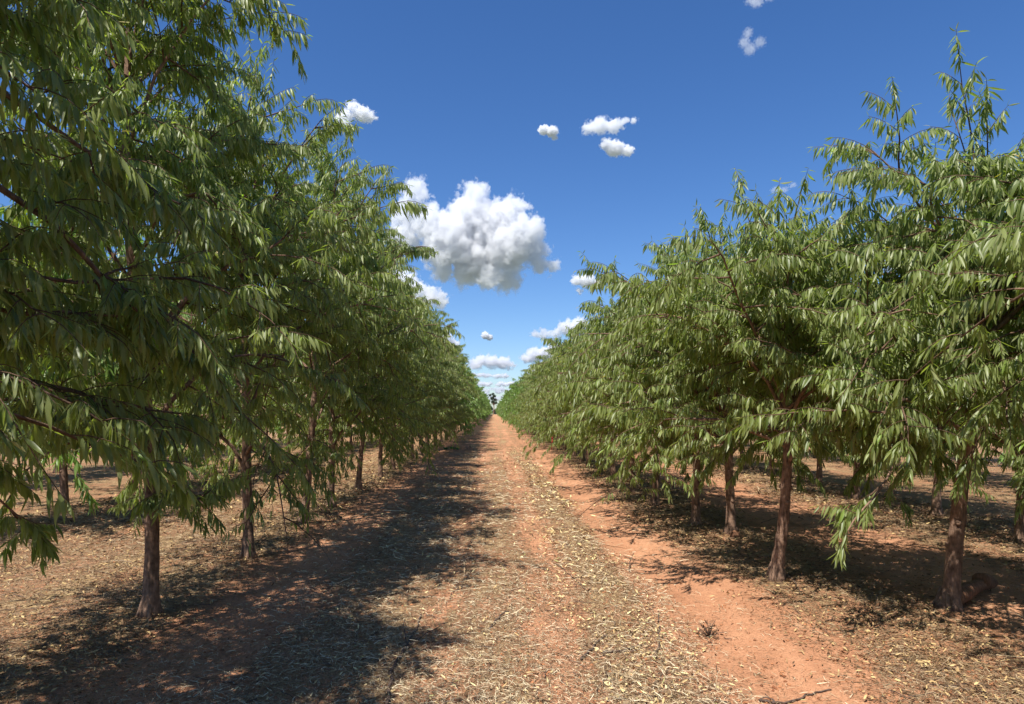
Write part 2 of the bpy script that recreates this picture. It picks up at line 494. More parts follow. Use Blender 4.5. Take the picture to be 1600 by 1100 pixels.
def make_tree(seed, H, R, zl, lean=(0, 0), ns=24, nsec=7, nsh=6, nl=24, extras=(), leafscale=1.0, bole=0.055, lod=False,
              mat=None, clear=0.95, skirt=.25):
    rng = np.random.RandomState(seed)
    L = dict(P=[], D=[], N=[], S=[], y=[], shoots=[])
    wood = MB(); twigs = MB(); fine = MB()
    # trunk and leader
    k = 16
    zz = np.linspace(-0.08, H * .93, k)
    bx = rng.normal(0, 1); by = rng.normal(0, 1)
    tx = lean[0] * zz + .035 * bx * np.sin(zz * 1.7 + rng.rand() * 3) + np.cumsum(rng.normal(0, .008, k))
    ty = lean[1] * zz + .035 * by * np.sin(zz * 1.5 + rng.rand() * 3) + np.cumsum(rng.normal(0, .008, k))
    tx -= tx[0]; ty -= ty[0]
    zf = np.linspace(-0.08, H * .93, 44)
    TP = np.stack([np.interp(zf, zz, tx), np.interp(zf, zz, ty), zf], -1)
    r = bole * (1 - np.clip(zf / (H * .93), 0, 1)) ** .8 * .92 + 0.008
    r = r * (1 + 0.55 * np.exp(-np.maximum(zf, 0) / .09)) * (1 + rng.normal(0, .025, len(zf)))
    tube(wood, TP, r, 12, lump=.045, rng=rng)
    def at(z): return np.array([np.interp(z, TP[:, 2], TP[:, 0]), np.interp(z, TP[:, 2], TP[:, 1]), z])
    kr = np.random.RandomState(seed + 9)
    for q_ in range(4):
        zz_ = kr.uniform(.3, 1.15); a_ = kr.rand() * 6.28; c_ = at(zz_); dd_ = np.array([cos(a_), sin(a_), .35])
        tube(wood, [c_ + dd_ * bole * .5, c_ + dd_ * bole * 1.02, c_ + dd_ * bole * 1.12], [bole * .45, bole * .36, bole * .22], 7)
    for q_ in range(5):
        a_ = q_ * 1.26 + kr.rand() * .6; dd_ = np.array([cos(a_), sin(a_), 0])
        tube(wood, [np.array([0, 0, .16]) + dd_ * bole * .6, np.array([0, 0, .05]) + dd_ * bole * 1.25, np.array([0, 0, -.04]) + dd_ * bole * 2.0], [bole * .3, bole * .34, bole * .2], 6)
    az0 = rng.rand() * 6.28
    limbs = []
    for i in range(ns):
        t = (i + rng.rand() * .5) / ns
        z0 = zl + (H * .78 - zl) * t ** .85
        az = az0 + i * 2.399 + rng.normal(0, .25)
        Rz = R * (1 - .72 * t ** 1.6) * (.70 + .45 * rng.rand())
        el = radians(min(70, 40 + 24 * t + rng.normal(0, 13)))
        rise = Rz * math.tan(el)
        rise = min(rise, 1.55, H * 1.0 - z0)
        droop = (.50 - .25 * t) * (.2 + 1.3 * rng.rand()) + (skirt * (1 - t / .3) if t < .3 else 0)
        s = np.linspace(0, 1, 8)
        P0 = at(z0)
        px_ = P0[0] + cos(az) * Rz * s; py_ = P0[1] + sin(az) * Rz * s
        pz_ = P0[2] + rise * s ** .85 - droop * s ** 2.6
        P = np.stack([px_, py_, pz_], -1)
        P[1:] += np.cumsum(rng.normal(0, .022, (7, 3)), 0)
        r0 = bole * (.42 - .22 * t)
        tube(wood, P, np.linspace(r0, .005, 8), 6, cap=False)
        limbs.append((P, Rz, t))
    for Pe, re in extras:
        Pe = np.asarray(Pe, float)
        s = np.linspace(0, 1, 10); u = np.linspace(0, 1, len(Pe))
        P = np.stack([np.interp(s, u, Pe[:, c]) for c in range(3)], -1)
        P[1:-1] = (P[:-2] + 2 * P[1:-1] + P[2:]) / 4
        P[1:] += np.cumsum(rng.normal(0, .008, (9, 3)), 0)
        tube(wood, P, np.linspace(re, .005, 10), 7, cap=False)
        limbs.append((P, np.linalg.norm(P[-1] - P[0]) * (.8 if re < .0125 or re > .0135 else .4), .1 if re < .0125 or re > .0135 else .01))
    for li, (P, Rz, t) in enumerate(limbs):
        ns2 = max(3, int(round(nsec * (.55 + .6 * Rz / R))))
        if li >= ns: ns2 = (2 if t < .05 else 3) if Rz < 1.25 else 6
        limb_shoots(rng, L, P, .12, 1, max(3, nsh // 2 + 1), .34 if li < ns else .2, nl, .7, 1.0 if li < ns else .5)
        for j in range(ns2):
            u = .12 + .85 * (j + rng.rand()) / ns2
            s = min(int(u * (len(P) - 1)), len(P) - 2); fr = u * (len(P) - 1) - s
            p = P[s] * (1 - fr) + P[s + 1] * fr
            tan = P[s + 1] - P[s]; tan /= np.linalg.norm(tan)
            sd = np.cross(tan, [0, 0, 1.0]); sd /= max(np.linalg.norm(sd), .05)
            sg = 1 if (j % 2) else -1
            d = tan * .5 + sd * sg * (.35 + .65 * rng.rand()) + np.array([0, 0, rng.uniform(-.6, .85)])
            d /= np.linalg.norm(d)
            ln = (.32 + .38 * rng.rand()) * (.55 + .5 * Rz) * (1 if li < ns else .5)
            Q = [p]; dd = d.copy()
            for _ in range(4):
                dd = dd + np.array([0, 0, -.10]) + rng.normal(0, .08, 3); dd /= np.linalg.norm(dd)
                Q.append(Q[-1] + dd * ln / 4)
            Q = np.array(Q)
            tube(twigs, Q, np.linspace(.0085, .003, 5), 4, cap=False)
            limb_shoots(rng, L, Q, .1, 1, nsh, .27, nl, .8)
    # leader and upright whips
    top = TP[-1]
    limb_shoots(rng, L, TP[-10:], 0, 1, 8, .38, nl, .35, .8)
    for j in range(9):
        d = np.array([rng.normal(0, .33), rng.normal(0, .33), 1.0]); d /= np.linalg.norm(d)
        p = at(H * (.74 + .2 * rng.rand()))
        ln = .5 + .5 * rng.rand()
        Q = [p]; dd = d
        for _ in range(5):
            dd = dd + np.array([rng.normal(0, .07), rng.normal(0, .07), -.05]); dd = dd / np.linalg.norm(dd)
            Q.append(Q[-1] + dd * ln / 5)
        Q = np.array(Q); tube(twigs, Q, np.linspace(.009, .003, 6), 4, cap=False)
        limb_shoots(rng, L, Q, .3, 1, 4, .26, nl, .5, .8)
    for P, _o in L['shoots']:
        tube(twigs, P, np.linspace(.0036, .0015, len(P)), 3, cap=False)
    P = np.concatenate(L['P']); D = np.concatenate(L['D']); Nn = np.concatenate(L['N'])
    S = np.concatenate(L['S']) * leafscale; yr = np.concatenate(L['y'])
    keep = P[:, 2] > clear - .35 * rng.rand(len(P))
    if extras:
        keep |= P[:, 2] > 0.45
    P, D, Nn, S, yr = P[keep], D[keep], Nn[keep], S[keep], yr[keep]
    m = len(P)
    cr = MB()
    leaf_geo(P, D, Nn, S, S * (.135 + .065 * rng.rand(m)) * (1.25 if lod else 1), rng.normal(.18, .22, m), .16, yr, cr, lod)
    mat = mat or M_LEAF
    root = empty("almond_tree")
    wood.build("trunk", M_BARK, root)
    twigs.build("branches", M_TWIG, root)
    cr.build("crown", mat, root)
    return root, m

def dup(root):
    r_ = root.copy(); COL.objects.link(r_)
    for ch in root.children:
        c = ch.copy(); COL.objects.link(c); c.parent = r_
    return r_

F_ = 1600 * 24 / 36.0
def wp(px, py, D, base):
    """world point seen at a photo position at distance D, relative to a tree base"""
    return ((px - 772) / F_ * D - base[0], D - base[1], 1.6 + (642 - py) / F_ * D)

GL = "almond trees in the row along the left of the lane"
GR = "almond trees in the row along the right of the lane"
GR2 = "almond trees in the back rows on the right"
GL2 = "almond trees in the back rows on the left"

def place(root, x, y, rz=0.0, s=1.0, label=None, group=None, tilt=(0, 0)):
    root.location = (x, y, float(gh(np.array(x), np.array(y))))
    root.rotation_euler = (tilt[0], tilt[1], rz)
    root.scale = (s, s, s)
    tag(root, label, "tree", group)
    return root

# near trees, each its own shape
bL0 = (-2.85, 2.7)
L0, n0 = make_tree(101, 5.2, 1.4, 1.25, ns=25, clear=1.0, extras=[
    ([(0.02, 0.0, 3.0), wp(50, 340, 3.2, bL0), wp(130, 425, 3.35, bL0), wp(205, 500, 3.5, bL0), wp(290, 560, 3.7, bL0)], .020),
    ([(0.02, 0.0, 3.45), wp(90, 235, 3.4, bL0), wp(180, 290, 3.55, bL0), wp(260, 345, 3.75, bL0)], .017),
    ([(0.0, 0.0, 2.0), wp(30, 595, 3.2, bL0), wp(150, 625, 3.4, bL0), wp(285, 655, 3.6, bL0)], .017),
    ([(0.0, 0.0, 2.3), wp(0, 503, 3.1, bL0), wp(90, 498, 3.3, bL0), wp(200, 510, 3.6, bL0)], .015),
    ([(0.0, 0.0, 1.5), (0.1, .45, 1.5), wp(10, 790, 3.9, bL0), wp(60, 830, 4.0, bL0)], .010),
])
place(L0, *bL0, label="nearest tree at the left edge, trunk out of view, long reddish limbs", group=GL)
bL1 = (-2.65, 5.25)
L1, n1 = make_tree(202, 5.8, 1.5, 1.1, lean=(-.045, 0), ns=28, clear=.95, skirt=.4, extras=[
    ([(0, 0, 1.25), (-.3, -.2, 1.4), (-.65, -.35, 1.25), (-.85, -.4, .95)], .010),
    ([(0, 0, 1.0), (.25, -.1, .98), (.5, -.15, .85)], .008)])
place(L1, *bL1, label="tall tree with the nearest full trunk on the left, crown passing the picture's top", group=GL)
bR1 = (3.62, 5.45)
R1, n2 = make_tree(303, 3.6, 1.5, 1.2, lean=(.055, 0), ns=24, extras=[
    ([(0, 0, 1.55), (-.5, -.35, 1.62), wp(1395, 745, 4.75, bR1), wp(1345, 800, 4.65, bR1), wp(1318, 838, 4.6, bR1)], .013),
    ], bole=.060)
place(R1, *bR1, label="tree at the right with a straight scarred trunk and a log against its foot", group=GR)
bR2 = (2.62, 6.35)
R2, n3 = make_tree(404, 3.05, 1.6, 1.05, ns=24, bole=.052, clear=.85, skirt=.4)
place(R2, *bR2, label="tree with slim reddish trunk, just left of the tree with the log", group=GR)

protoL = [make_tree(500 + i, 4.55 + .2 * i, 1.5, .88, ns=25, nsh=5, clear=.72, skirt=.6)[0] for i in range(3)]
protoR = [make_tree(600 + i, 3.15 + .15 * i, 1.65, .9, ns=22, nsh=5, clear=.62, skirt=.55)[0] for i in range(3)]
farL = [make_tree(700 + i, 4.3 + .25 * i, 1.5, .85, ns=21, nsec=6, nsh=4, nl=15, clear=.65, skirt=.6, leafscale=1.5, lod=True, mat=M_LEAF_FAR)[0] for i in range(3)]
farR = [make_tree(800 + i, 3.3 + .2 * i, 1.65, .85, ns=19, nsec=6, nsh=4, nl=15, clear=.6, skirt=.5, leafscale=1.5, lod=True, mat=M_LEAF_FAR)[0] for i in range(3)]
used = set()
rt = random.Random(3)
def inst(protos):
    p = rt.choice(protos)
    if p.name not in used:
        used.add(p.name); return p
    return dup(p)
print("LEAVES", n0, n1, n2, n3)

# right near edge and those behind the camera (they shade the foreground)
place(inst(protoR), 4.1, 3.3, rz=1.0, s=.98, label="tree at the right edge, trunk out of view, leaves close to the camera", group=GR)
left_bases = [(-2.62, 7.26, "straight trunk tree, second full trunk from the left in the left row", (0, 0)),
              (-2.66, 9.5, "tree with a dark trunk leaning left, third full trunk in the left row", (0, -.11)),
              (-2.67, 11.2, "tree with a thick pale footed trunk, fourth full trunk in the left row", (0, 0)),
              (-2.72, 13.7, "tree with a bent trunk, fifth full trunk in the left row", (0, -.09))]
for x, y, lab, tl in left_bases:
    place(inst(protoL), x, y, rt.uniform(0, 6.28), rt.uniform(.95, 1.04), lab, GL, tl)
place(dup(protoL[0]), -2.2, 0.35, 2.2, .97, "tree of the left row standing beside the camera", GL)
right_bases = [(3.02, 8.72, "tree with a black trunk and a pale round cut end at its foot"),
               (2.76, 9.35, "bushy tree whose grey brown trunk stands just left of the black trunk"),
               (2.68, 11.4, "bushy tree with low boughs nearly hiding its trunk, fourth in line on the right"),
               (2.7, 13.3, "bushy tree with short dark trunk stub, fifth in line on the right"),
               (2.72, 15.5, "bushy tree with a short dark trunk stub in view, sixth in line on the right")]
for x, y, lab in right_bases:
    place(inst(protoR), x, y, rt.uniform(0, 6.28), rt.uniform(.95, 1.05), lab, GR)
for x, y in ((3.85, 1.8), (3.1, -0.3), (2.8, -2.4)):
    place(dup(protoR[0]), x, y, rt.uniform(0, 6.28), 1.0, "tree of the right row standing beside or behind the camera", GR)
cnt = 14
for side, y0, protos, far, lab, labf, gr in (
        (-2.7, 16.0, protoL, farL, "green tree in the middle of the receding left row, dark slim trunk", "small far tree in the receding left row", GL),
        (2.7, 17.5, protoR, farR, "low bushy tree in the middle of the receding right row", "small far tree in the receding right row", GR)):
    y = y0
    for i in range(88):
        p = protos if y < 34 else far
        s = rt.uniform(.86, 1.09)
        place(inst(p), side + rt.uniform(-.1, .1), y, rt.uniform(0, 6.28), s, lab if y < 34 else labf, gr,
              (0, rt.uniform(-.06, .04)))
        y += rt.uniform(1.9, 2.3) if y < 34 else rt.uniform(2.1, 2.6)
        cnt += 1
    YEND = y
# back rows
def back(x0, ys, protos, lab, gr):
    global cnt
    for y in ys:
        place(inst(protos), x0 + rt.uniform(-.15, .15), y + rt.uniform(-.15, .15), rt.uniform(0, 6.28), rt.uniform(.9, 1.05), lab, gr)
        cnt += 1
place(dup(protoR[1]), 6.4, 8.3, 2.0, 1.0, "tree of the next row seen at the right edge, dark straight trunk in the sun", GR2)
place(dup(protoR[2]), 6.9, 14.5, 4.0, 1.0, "tree of the next row seen between the two near right trunks", GR2)
back(6.7, [10.4, 12.4], protoR, "tree in the second row on the right behind the near tree", GR2)
back(6.7, [4.2, 6.2], protoR, "tree of the second row outside the right edge", GR2)
back(6.8, list(np.arange(16.6, 50, 2.3)), farR, "tree in the second row on the right, seen past the front row", GR2)
back(10.8, list(np.arange(11, 45, 2.4)), farR, "tree in the third row on the right, only its trunk and low leaves showing", GR2)
back(14.9, list(np.arange(16, 48, 2.6)), farR, "tree in the fourth row on the right, far back in the shade", GR2)
back(-6.9, list(np.arange(8.5, 50, 2.4)), farL, "tree in the second row on the left, seen past the front trunks", GL2)
back(-11.0, list(np.arange(10, 46, 2.5)), farL, "tree in the third row on the left, deep behind the near crowns", GL2)
print("TREES", cnt)

# the far ends of the rows: one mass, built from small leaf-like faces in rows
def hedge(name, x0, y0, y1, H, R, n, label, seed):
    r_ = np.random.RandomState(seed)
    y = y0 + (y1 - y0) * r_.rand(n) ** 1.3
    cy = np.round(y / 2.4) * 2.4
    top = H * (.84 + .25 * np.abs(np.sin(cy * 12.9898)) % 1)
    z = .9 + (top - .9) * r_.rand(n) ** .9
    rad = R * (1 - .75 * ((z - .9) / (top - .9)) ** 1.3) * (.6 + .5 * r_.rand(n))
    a = r_.rand(n) * 2 * pi
    x = x0 + rad * np.cos(a); y = cy + rad * np.sin(a) * 1.0
    P = np.stack([x, y, z], -1)
    D = r_.normal(0, 1, (n, 3)) - [0, 0, .7]; Nn = r_.normal(0, 1, (n, 3))
    S = .30 + .22 * r_.rand(n)
    mb = MB(); leaf_geo(P, D, Nn, S, S * .4, np.full(n, .1), 0, r_.rand(n), mb, True)
    for c in np.unique(cy):
        tube(mb, [(x0, c, -.1), (x0, c, 1.6)], [.07, .05], 5, rnd=.1, cap=False)
    return tag(mb.build(name, M_LEAF_FAR), label, "trees", kind="stuff")
hedge("orchard_row", -2.7, YEND + 1, 290, 5.0, 1.5, 30000, "far end of the left orchard row, merging into one green mass", 1)
hedge("orchard_row", 2.7, YEND + 1, 290, 3.7, 1.5, 26000, "far end of the right orchard row, merging into one green mass", 2)
hedge("orchard_row", 7.0, 50, 160, 4.1, 1.6, 16000, "distant back rows of the orchard on the right", 3)
hedge("orchard_row", -7.0, 50, 160, 5.2, 1.6, 16000, "distant back rows of the orchard on the left", 4)

# ------------------------------------------------------------------ far trees across the end of the lane
def far_tree(name, x, y, H, clumps, trunk_r, label, n=2600, ls=.55, mat=M_LEAF_FAR, zt=.5):
    r_ = np.random.RandomState(int(abs(x) * 10 + H))
    root = empty(name, (x, y, 0))
    wd = MB(); cr = MB()
    tp = np.stack([.3 * np.sin(np.linspace(0, 2, 8)), np.zeros(8), np.linspace(-.2, H * zt, 8)], -1)
    tube(wd, tp, np.linspace(trunk_r, trunk_r * .6, 8), 8)
    for (cx, cy, cz, cr_) in clumps:
        s = np.linspace(0, 1, 6)[:, None]
        e = np.array([cx, cy, cz]); b0 = tp[-1] * (1 - .3 * r_.rand())
        P = b0 * (1 - s) + e * s + np.array([0, 0, .4]) * np.sin(s * pi)
        tube(wd, P, np.linspace(trunk_r * .5, .05, 6), 5)
        k = int(n * cr_ ** 2 / sum(c[3] ** 2 for c in clumps))
        Pp = e + norm(r_.normal(0, 1, (k, 3))) * (r_.rand(k, 1) ** .45) * cr_ * [1, 1, .75]
        S = ls * (.6 + .6 * r_.rand(k))
        leaf_geo(Pp, r_.normal(0, 1, (k, 3)) - [0, 0, .6], r_.normal(0, 1, (k, 3)), S, S * .35, np.full(k, .1), 0, r_.rand(k) * .6, cr, True)
    wd.build("trunk", M_BARK, root); cr.build("crown", mat, root)
    tag(root, label, "tree")
    return root
M_GUM = leaf_material("gum_leaf", (0.030, 0.048, 0.026), (0.055, 0.080, 0.042), (0.07, 0.09, 0.05), (0.06, 0.09, 0.04), .2)
far_tree("gum_tree", -.3, 300, 9.6, [(-1.4, 0, 8.6, .6), (-.5, 0, 7.2, .9), (.3, 0, 8.2, .8), (.8, .4, 6.6, .8), (-.2, 0, 9.2, .55), (-2.0, 0, 6.0, .6), (1.0, 0, 5.2, .7), (-.3, 0, 5.6, .8)], .22,
         "tall sparse gum tree standing alone above the end of the lane", 2400, .5, M_GUM, .42)
for k_, (xx, yy, hh, rr) in enumerate([(-4.2, 304, 6.2, 2.6), (-1.9, 308, 4.8, 1.6), (2.4, 306, 4.6, 1.8), (4.8, 303, 5.4, 2.4), (.6, 330, 2.6, 1.6)]):
    labs = ["dark round tree closing the lane at the far left end", "small dark tree just left of the tall gum tree",
            "dark round tree just right of the tall gum tree", "dark round tree closing the lane at the far right end",
            "low dark bush behind the foot of the tall gum tree"]
    far_tree("dark_tree" if k_ < 4 else "bush", xx, yy, hh, [(-rr * .4, 0, hh * .5, rr * .55), (rr * .45, .3, hh * .55, rr * .55), (0, 0, hh * .7, rr * .6), (0, -.5, hh * .35, rr * .6)], .16,
             labs[k_], 1600, .5, M_GUM, .3)

# light green bush seen under the left crowns
M_BUSH = leaf_material("bush_leaf", (0.06, 0.13, 0.03), (0.13, 0.25, 0.05), (0.16, 0.27, 0.08), (0.16, 0.30, 0.06))
b_ = far_tree("bush", -17.2, 25.5, 2.6, [(-1.2, 0, 1.0, 1.0), (0, 0, 1.5, 1.2), (1.2, 0, 1.1, 1.0), (.3, -.5, .7, .9)], .06,
              "bright green leafy bush in full sun, glimpsed under the near left crowns", 9000, .12, M_BUSH, .2)

# ------------------------------------------------------------------ things on the ground
def stick(pts, r0, r1, label, side=(), name="fallen_stick", mat=M_DEADWOOD):
    r_ = np.random.RandomState(len(pts) * 7 + int(abs(pts[0][0]) * 100))
    mb = MB()
    def run(pp, ra, rb, n):
        pp = np.array(pp, float); u = np.linspace(0, 1, len(pp)); s = np.linspace(0, 1, n)
        x = np.interp(s, u, pp[:, 0]) + r_.normal(0, .006, n); y = np.interp(s, u, pp[:, 1]) + r_.normal(0, .006, n)
        lift = np.interp(s, u, pp[:, 2])
        R_ = np.linspace(ra, rb, n) * (1 + r_.normal(0, .07, n))
        tube(mb, np.stack([x, y, gh(x, y) + R_ + .004 + lift], -1), R_, 7, cap=True)
    run(pts, r0, r1, 18)
    for s_ in side: run(s_, r1 * 1.1, r1 * .5, 8)
    return tag(mb.build(name, mat), label, "stick")
def gp(px, py, z=0.0):
    D = F_ * 1.6 / (py - 642)
    return ((px - 772) / F_ * D, D, z)
stick([gp(603, 1100), gp(613, 1050), gp(632, 1015), gp(650, 985), gp(658, 960)], .011, .005, "long dark dead branch in the straw at the bottom left of the lane",
      [[gp(632, 1018), gp(668, 990, .02), gp(700, 972, .01)], [gp(636, 1010), gp(630, 990, .03), gp(632, 975, .02)]])
stick([gp(766, 984), gp(774, 972), (gp(790, 961, .02)), gp(800, 960)], .007, .004, "short dark crooked stick lying at the shadow's edge")
stick([gp(907, 1028), gp(925, 1012), gp(938, 1000), gp(948, 994)], .008, .006, "grey straight stick lying diagonally on bare orange soil")
stick([gp(940, 1020), gp(968, 1021), gp(990, 1016), gp(1003, 1012)], .008, .005, "grey forked stick lying crosswise beside the yellow leaf windrow", [[gp(968, 1021), gp(985, 1024, .01), gp(998, 1022)]])
stick([gp(1024, 1036), gp(1031, 1005), gp(1029, 970), gp(1028, 955)], .007, .004, "thin dark stick lying lengthwise in the yellow leaf windrow")
stick([gp(1188, 1092), gp(1230, 1090), gp(1262, 1080), gp(1300, 1078)], .007, .004, "thin curved stick on the bare soil at the bottom right", [[gp(1215, 1092), gp(1200, 1086, .01), gp(1185, 1090)]])
stick([gp(982, 893), gp(984, 880, .03), gp(990, 868, .06)], .006, .003, "small stick standing up from the bare soil near the right row")
stick([gp(870, 880), gp(895, 903), gp(920, 926)], .006, .003, "thin dark stick lying slantwise left of the leaf windrow")
stick([gp(1225, 903), gp(1240, 918, .03), gp(1250, 935)], .005, .003, "pale thin stick under the slim right tree")
stick([gp(1190, 820, .0), gp(1222, 818, .1), gp(1240, 802, .16)], .005, .002, "bare forked twig standing behind the slim right trunk", [[gp(1215, 818, .08), gp(1228, 806, .16), gp(1230, 800, .2)]])

# log beside the right tree
mb = MB(); r_ = np.random.RandomState(4)
lx0, ly0, _ = gp(1490, 955); lx1, ly1, _ = gp(1545, 922)
s = np.linspace(0, 1, 16)
P = np.stack([lx0 + (lx1 - lx0) * s, ly0 + (ly1 - ly0) * s + .02 * np.sin(s * 4), .075 + .015 * np.sin(s * 3)], -1)
P[:, 2] += gh(P[:, 0], P[:, 1])
rad = .062 * (1 + .15 * np.sin(s * 7)) * np.where(s > .93, .86, 1); rad[0] *= .8
tube(mb, P, rad, 14, lump=.05, rng=r_)
tube(mb, P[11:14] + [[0, 0, .03]] * 3, [.062, .066, .060], 12, lump=.05, rng=r_)
tag(mb.build("log", M_LOG), "short reddish log lying on the ground against the foot of the right tree", "log")
# round cut piece at the black trunk
mb = MB()
u = np.linspace(0, pi, 12); v_ = np.linspace(0, 2 * pi, 17)[:-1]
U, V_ = np.meshgrid(u, v_, indexing='ij')
bx_, by_, _ = gp(1143, 842)
Rr = .065 * (1 + .06 * np.sin(3 * V_ + 2 * U))
VV = np.stack([bx_ + Rr * np.sin(U) * np.cos(V_), by_ - .12 + Rr * np.sin(U) * np.sin(V_), .06 + Rr * np.cos(U)], -1)
i_ = np.arange(12 * 16).reshape(12, 16); j_ = np.roll(i_, -1, 1)
mb.add(VV, [np.stack([i_[:-1], i_[1:], j_[1:], j_[:-1]], -1).reshape(-1, 4)])
tag(mb.build("wood_knob", M_LOG), "small round tan lump of wood at the foot of the black trunk", "wood piece")
# dead weed
wx, wy, _ = gp(1108, 986)
root = empty("dead_weed", (wx, wy, float(gh(np.array(wx), np.array(wy)))))
mb = MB(); r_ = np.random.RandomState(9)
for i in range(15):
    a = r_.rand() * 6.28; l = .05 + .13 * r_.rand(); e = r_.uniform(.1, 1.3)
    P = np.array([[0, 0, 0], [cos(a) * cos(e) * l * .5, sin(a) * cos(e) * l * .5, sin(e) * l * .6], [cos(a) * cos(e) * l, sin(a) * cos(e) * l, sin(e) * l * .9]])
    tube(mb, P, [.004, .003, .0012], 4)
mb.build("stems", M_DEADWOOD, root)
mb = MB(); n = 40
D = r_.normal(0, 1, (n, 3)); P = np.stack([r_.normal(0, .06, n), r_.normal(0, .05, n), .02 + .06 * r_.rand(n)], -1)
leaf_geo(P, D, r_.normal(0, 1, (n, 3)), np.full(n, .04), np.full(n, .012), np.full(n, .3), .2, r_.rand(n) * .12, mb)
mb.build("leaves", M_DRYLEAF, root)
tag(root, "small withered dark weed standing on the bare soil by the right shadow", "weed")
# small green weeds far under the left row
M_WEED = leaf_material("weed_leaf", (0.02, 0.12, 0.05), (0.04, 0.20, 0.08), (0.05, 0.2, 0.09), (0.05, 0.22, 0.06))
for i, (px_, py_, lb) in enumerate([(697, 703, "left of the three tiny green weeds on the shaded lane edge"), (706, 702, "middle of the three tiny green weeds on the shaded lane edge"), (714, 704, "right of the three tiny green weeds on the shaded lane edge")]):
    x_, y_, _ = gp(px_, py_)
    n = 60; r_ = np.random.RandomState(i); a = r_.rand(n) * 6.28
    mb = MB()
    leaf_geo(np.stack([r_.normal(0, .05, n), r_.normal(0, .05, n), .02 + .05 * r_.rand(n)], -1),
             np.stack([np.cos(a), np.sin(a), .6 + r_.rand(n)], -1), np.stack([r_.normal(0, .3, n), r_.normal(0, .3, n), np.ones(n)], -1),
             np.full(n, .09), np.full(n, .04), np.full(n, .3), .1, r_.rand(n), mb)
    o = mb.build("weed", M_WEED, loc=(x_, y_, float(gh(np.array(x_), np.array(y_)))))
    tag(o, lb, "weed", "tiny green weeds under the left row")
# red stake, white tube markers
def plain(name, c, rough=.5):
    m, nt, out = new_mat(name)
    tc = N(nt, "ShaderNodeTexCoord"); n_ = N(nt, "ShaderNodeTexNoise", Scale=12.0, Detail=4.0)
    nt.links.new(tc.outputs["Object"], n_.inputs["Vector"])
    col = mix(nt, n_.outputs[0], tuple(v * .75 for v in c), c)
    p = N(nt, "ShaderNodeBsdfPrincipled", Roughness=rough); nt.links.new(col, p.inputs["Base Color"])
    nt.links.new(p.outputs[0], out.inputs[0]); return m
M_RED = plain("red_paint", (.55, .04, .03)); M_WHITE = plain("white_plastic", (.75, .75, .72)); M_TEAL = plain("green_plastic", (.05, .35, .30))
sx, sy, _ = gp(873, 699)
root = empty("marker_stake", (2.35, F_ * 1.6 / 57 * .93, 0))
mb = MB(); tube(mb, [(0, 0, -.1), (.01, 0, .25), (.03, 0, .5)], [.018, .018, .016], 6); mb.build("post", M_RED, root)
mb = MB(); tube(mb, [(.03, 0, .46), (.032, 0, .54)], [.028, .024], 8); mb.build("cap", M_RED, root)
tag(root, "thin red marker stake at the foot of the right row, halfway down the lane", "stake")
tx_, ty_, _ = gp(701, 684)
root = empty("irrigation_riser", (tx_, ty_, 0))
mb = MB(); tube(mb, [(-.15, 0, -.1), (-.15, 0, .38), (-.11, 0, .44), (.11, 0, .44), (.15, 0, .38), (.15, 0, -.1)], [.014] * 6, 6); mb.build("pipe", M_WHITE, root)
mb = MB(); tube(mb, [(0, 0, .43), (0, 0, .47), (0, 0, .56), (0, 0, .60)], [.02, .07, .07, .03], 10); mb.build("valve", M_TEAL, root)
tag(root, "small white irrigation pipe loop with a green valve between the left trunks", "pipe")

# ------------------------------------------------------------------ clouds: real puffed bodies kilometres away
def cloud_material(name, cen, U, dens, wisp, squash):
    """vapour: density falls off from the heart of each lobe, noise eats ragged edges out of it"""
    m, nt, out = new_mat(name)
    tc = N(nt, "ShaderNodeTexCoord")
    n1 = N(nt, "ShaderNodeTexNoise", Scale=1.0 / U, Detail=8.0, Roughness=0.66); nt.links.new(tc.outputs["Object"], n1.inputs["Vector"])
    acc = None
    for (c, r) in cen:
        sb = N(nt, "ShaderNodeVectorMath", operation='SUBTRACT'); nt.links.new(tc.outputs["Object"], sb.inputs[0]); sb.inputs[1].default_value = c
        sc_ = N(nt, "ShaderNodeVectorMath", operation='MULTIPLY'); nt.links.new(sb.outputs[0], sc_.inputs[0]); sc_.inputs[1].default_value = (1, 1, 1 / squash)
        ln = N(nt, "ShaderNodeVectorMath", operation='LENGTH'); nt.links.new(sc_.outputs[0], ln.inputs[0])
        f = math_(nt, 'MULTIPLY_ADD', ln.outputs["Value"], -1.0 / U, r / U)      # depth inside the lobe, in units of U
        acc = f if acc is None else math_(nt, 'SMOOTH_MAX', acc, f, .35)
    a = 1.5
    v = math_(nt, 'ADD', acc, math_(nt, 'MULTIPLY', math_(nt, 'SUBTRACT', n1.outputs[0], .5), 8.0 if wisp else 5.2))
    d = ramp(nt, [(0.0, 0.0), (1.0, 1.0)], math_(nt, 'MULTIPLY', v, 1.0 / (.9 if wisp else .35), clamp=True)).outputs[0]
    p = N(nt, "ShaderNodeVolumePrincipled")
    p.inputs["Color"].default_value = (.975, .983, 1, 1)
    p.inputs["Anisotropy"].default_value = 0.25
    p.inputs["Density Attribute"].default_value = ""
    nt.links.new(math_(nt, 'MULTIPLY', d, dens), p.inputs["Density"])
    nt.links.new(p.outputs[0], out.inputs["Volume"])
    return m
SC.cycles.volume_bounces = 16
SC.cycles.volume_max_steps = 400
import bmesh
from mathutils import Matrix
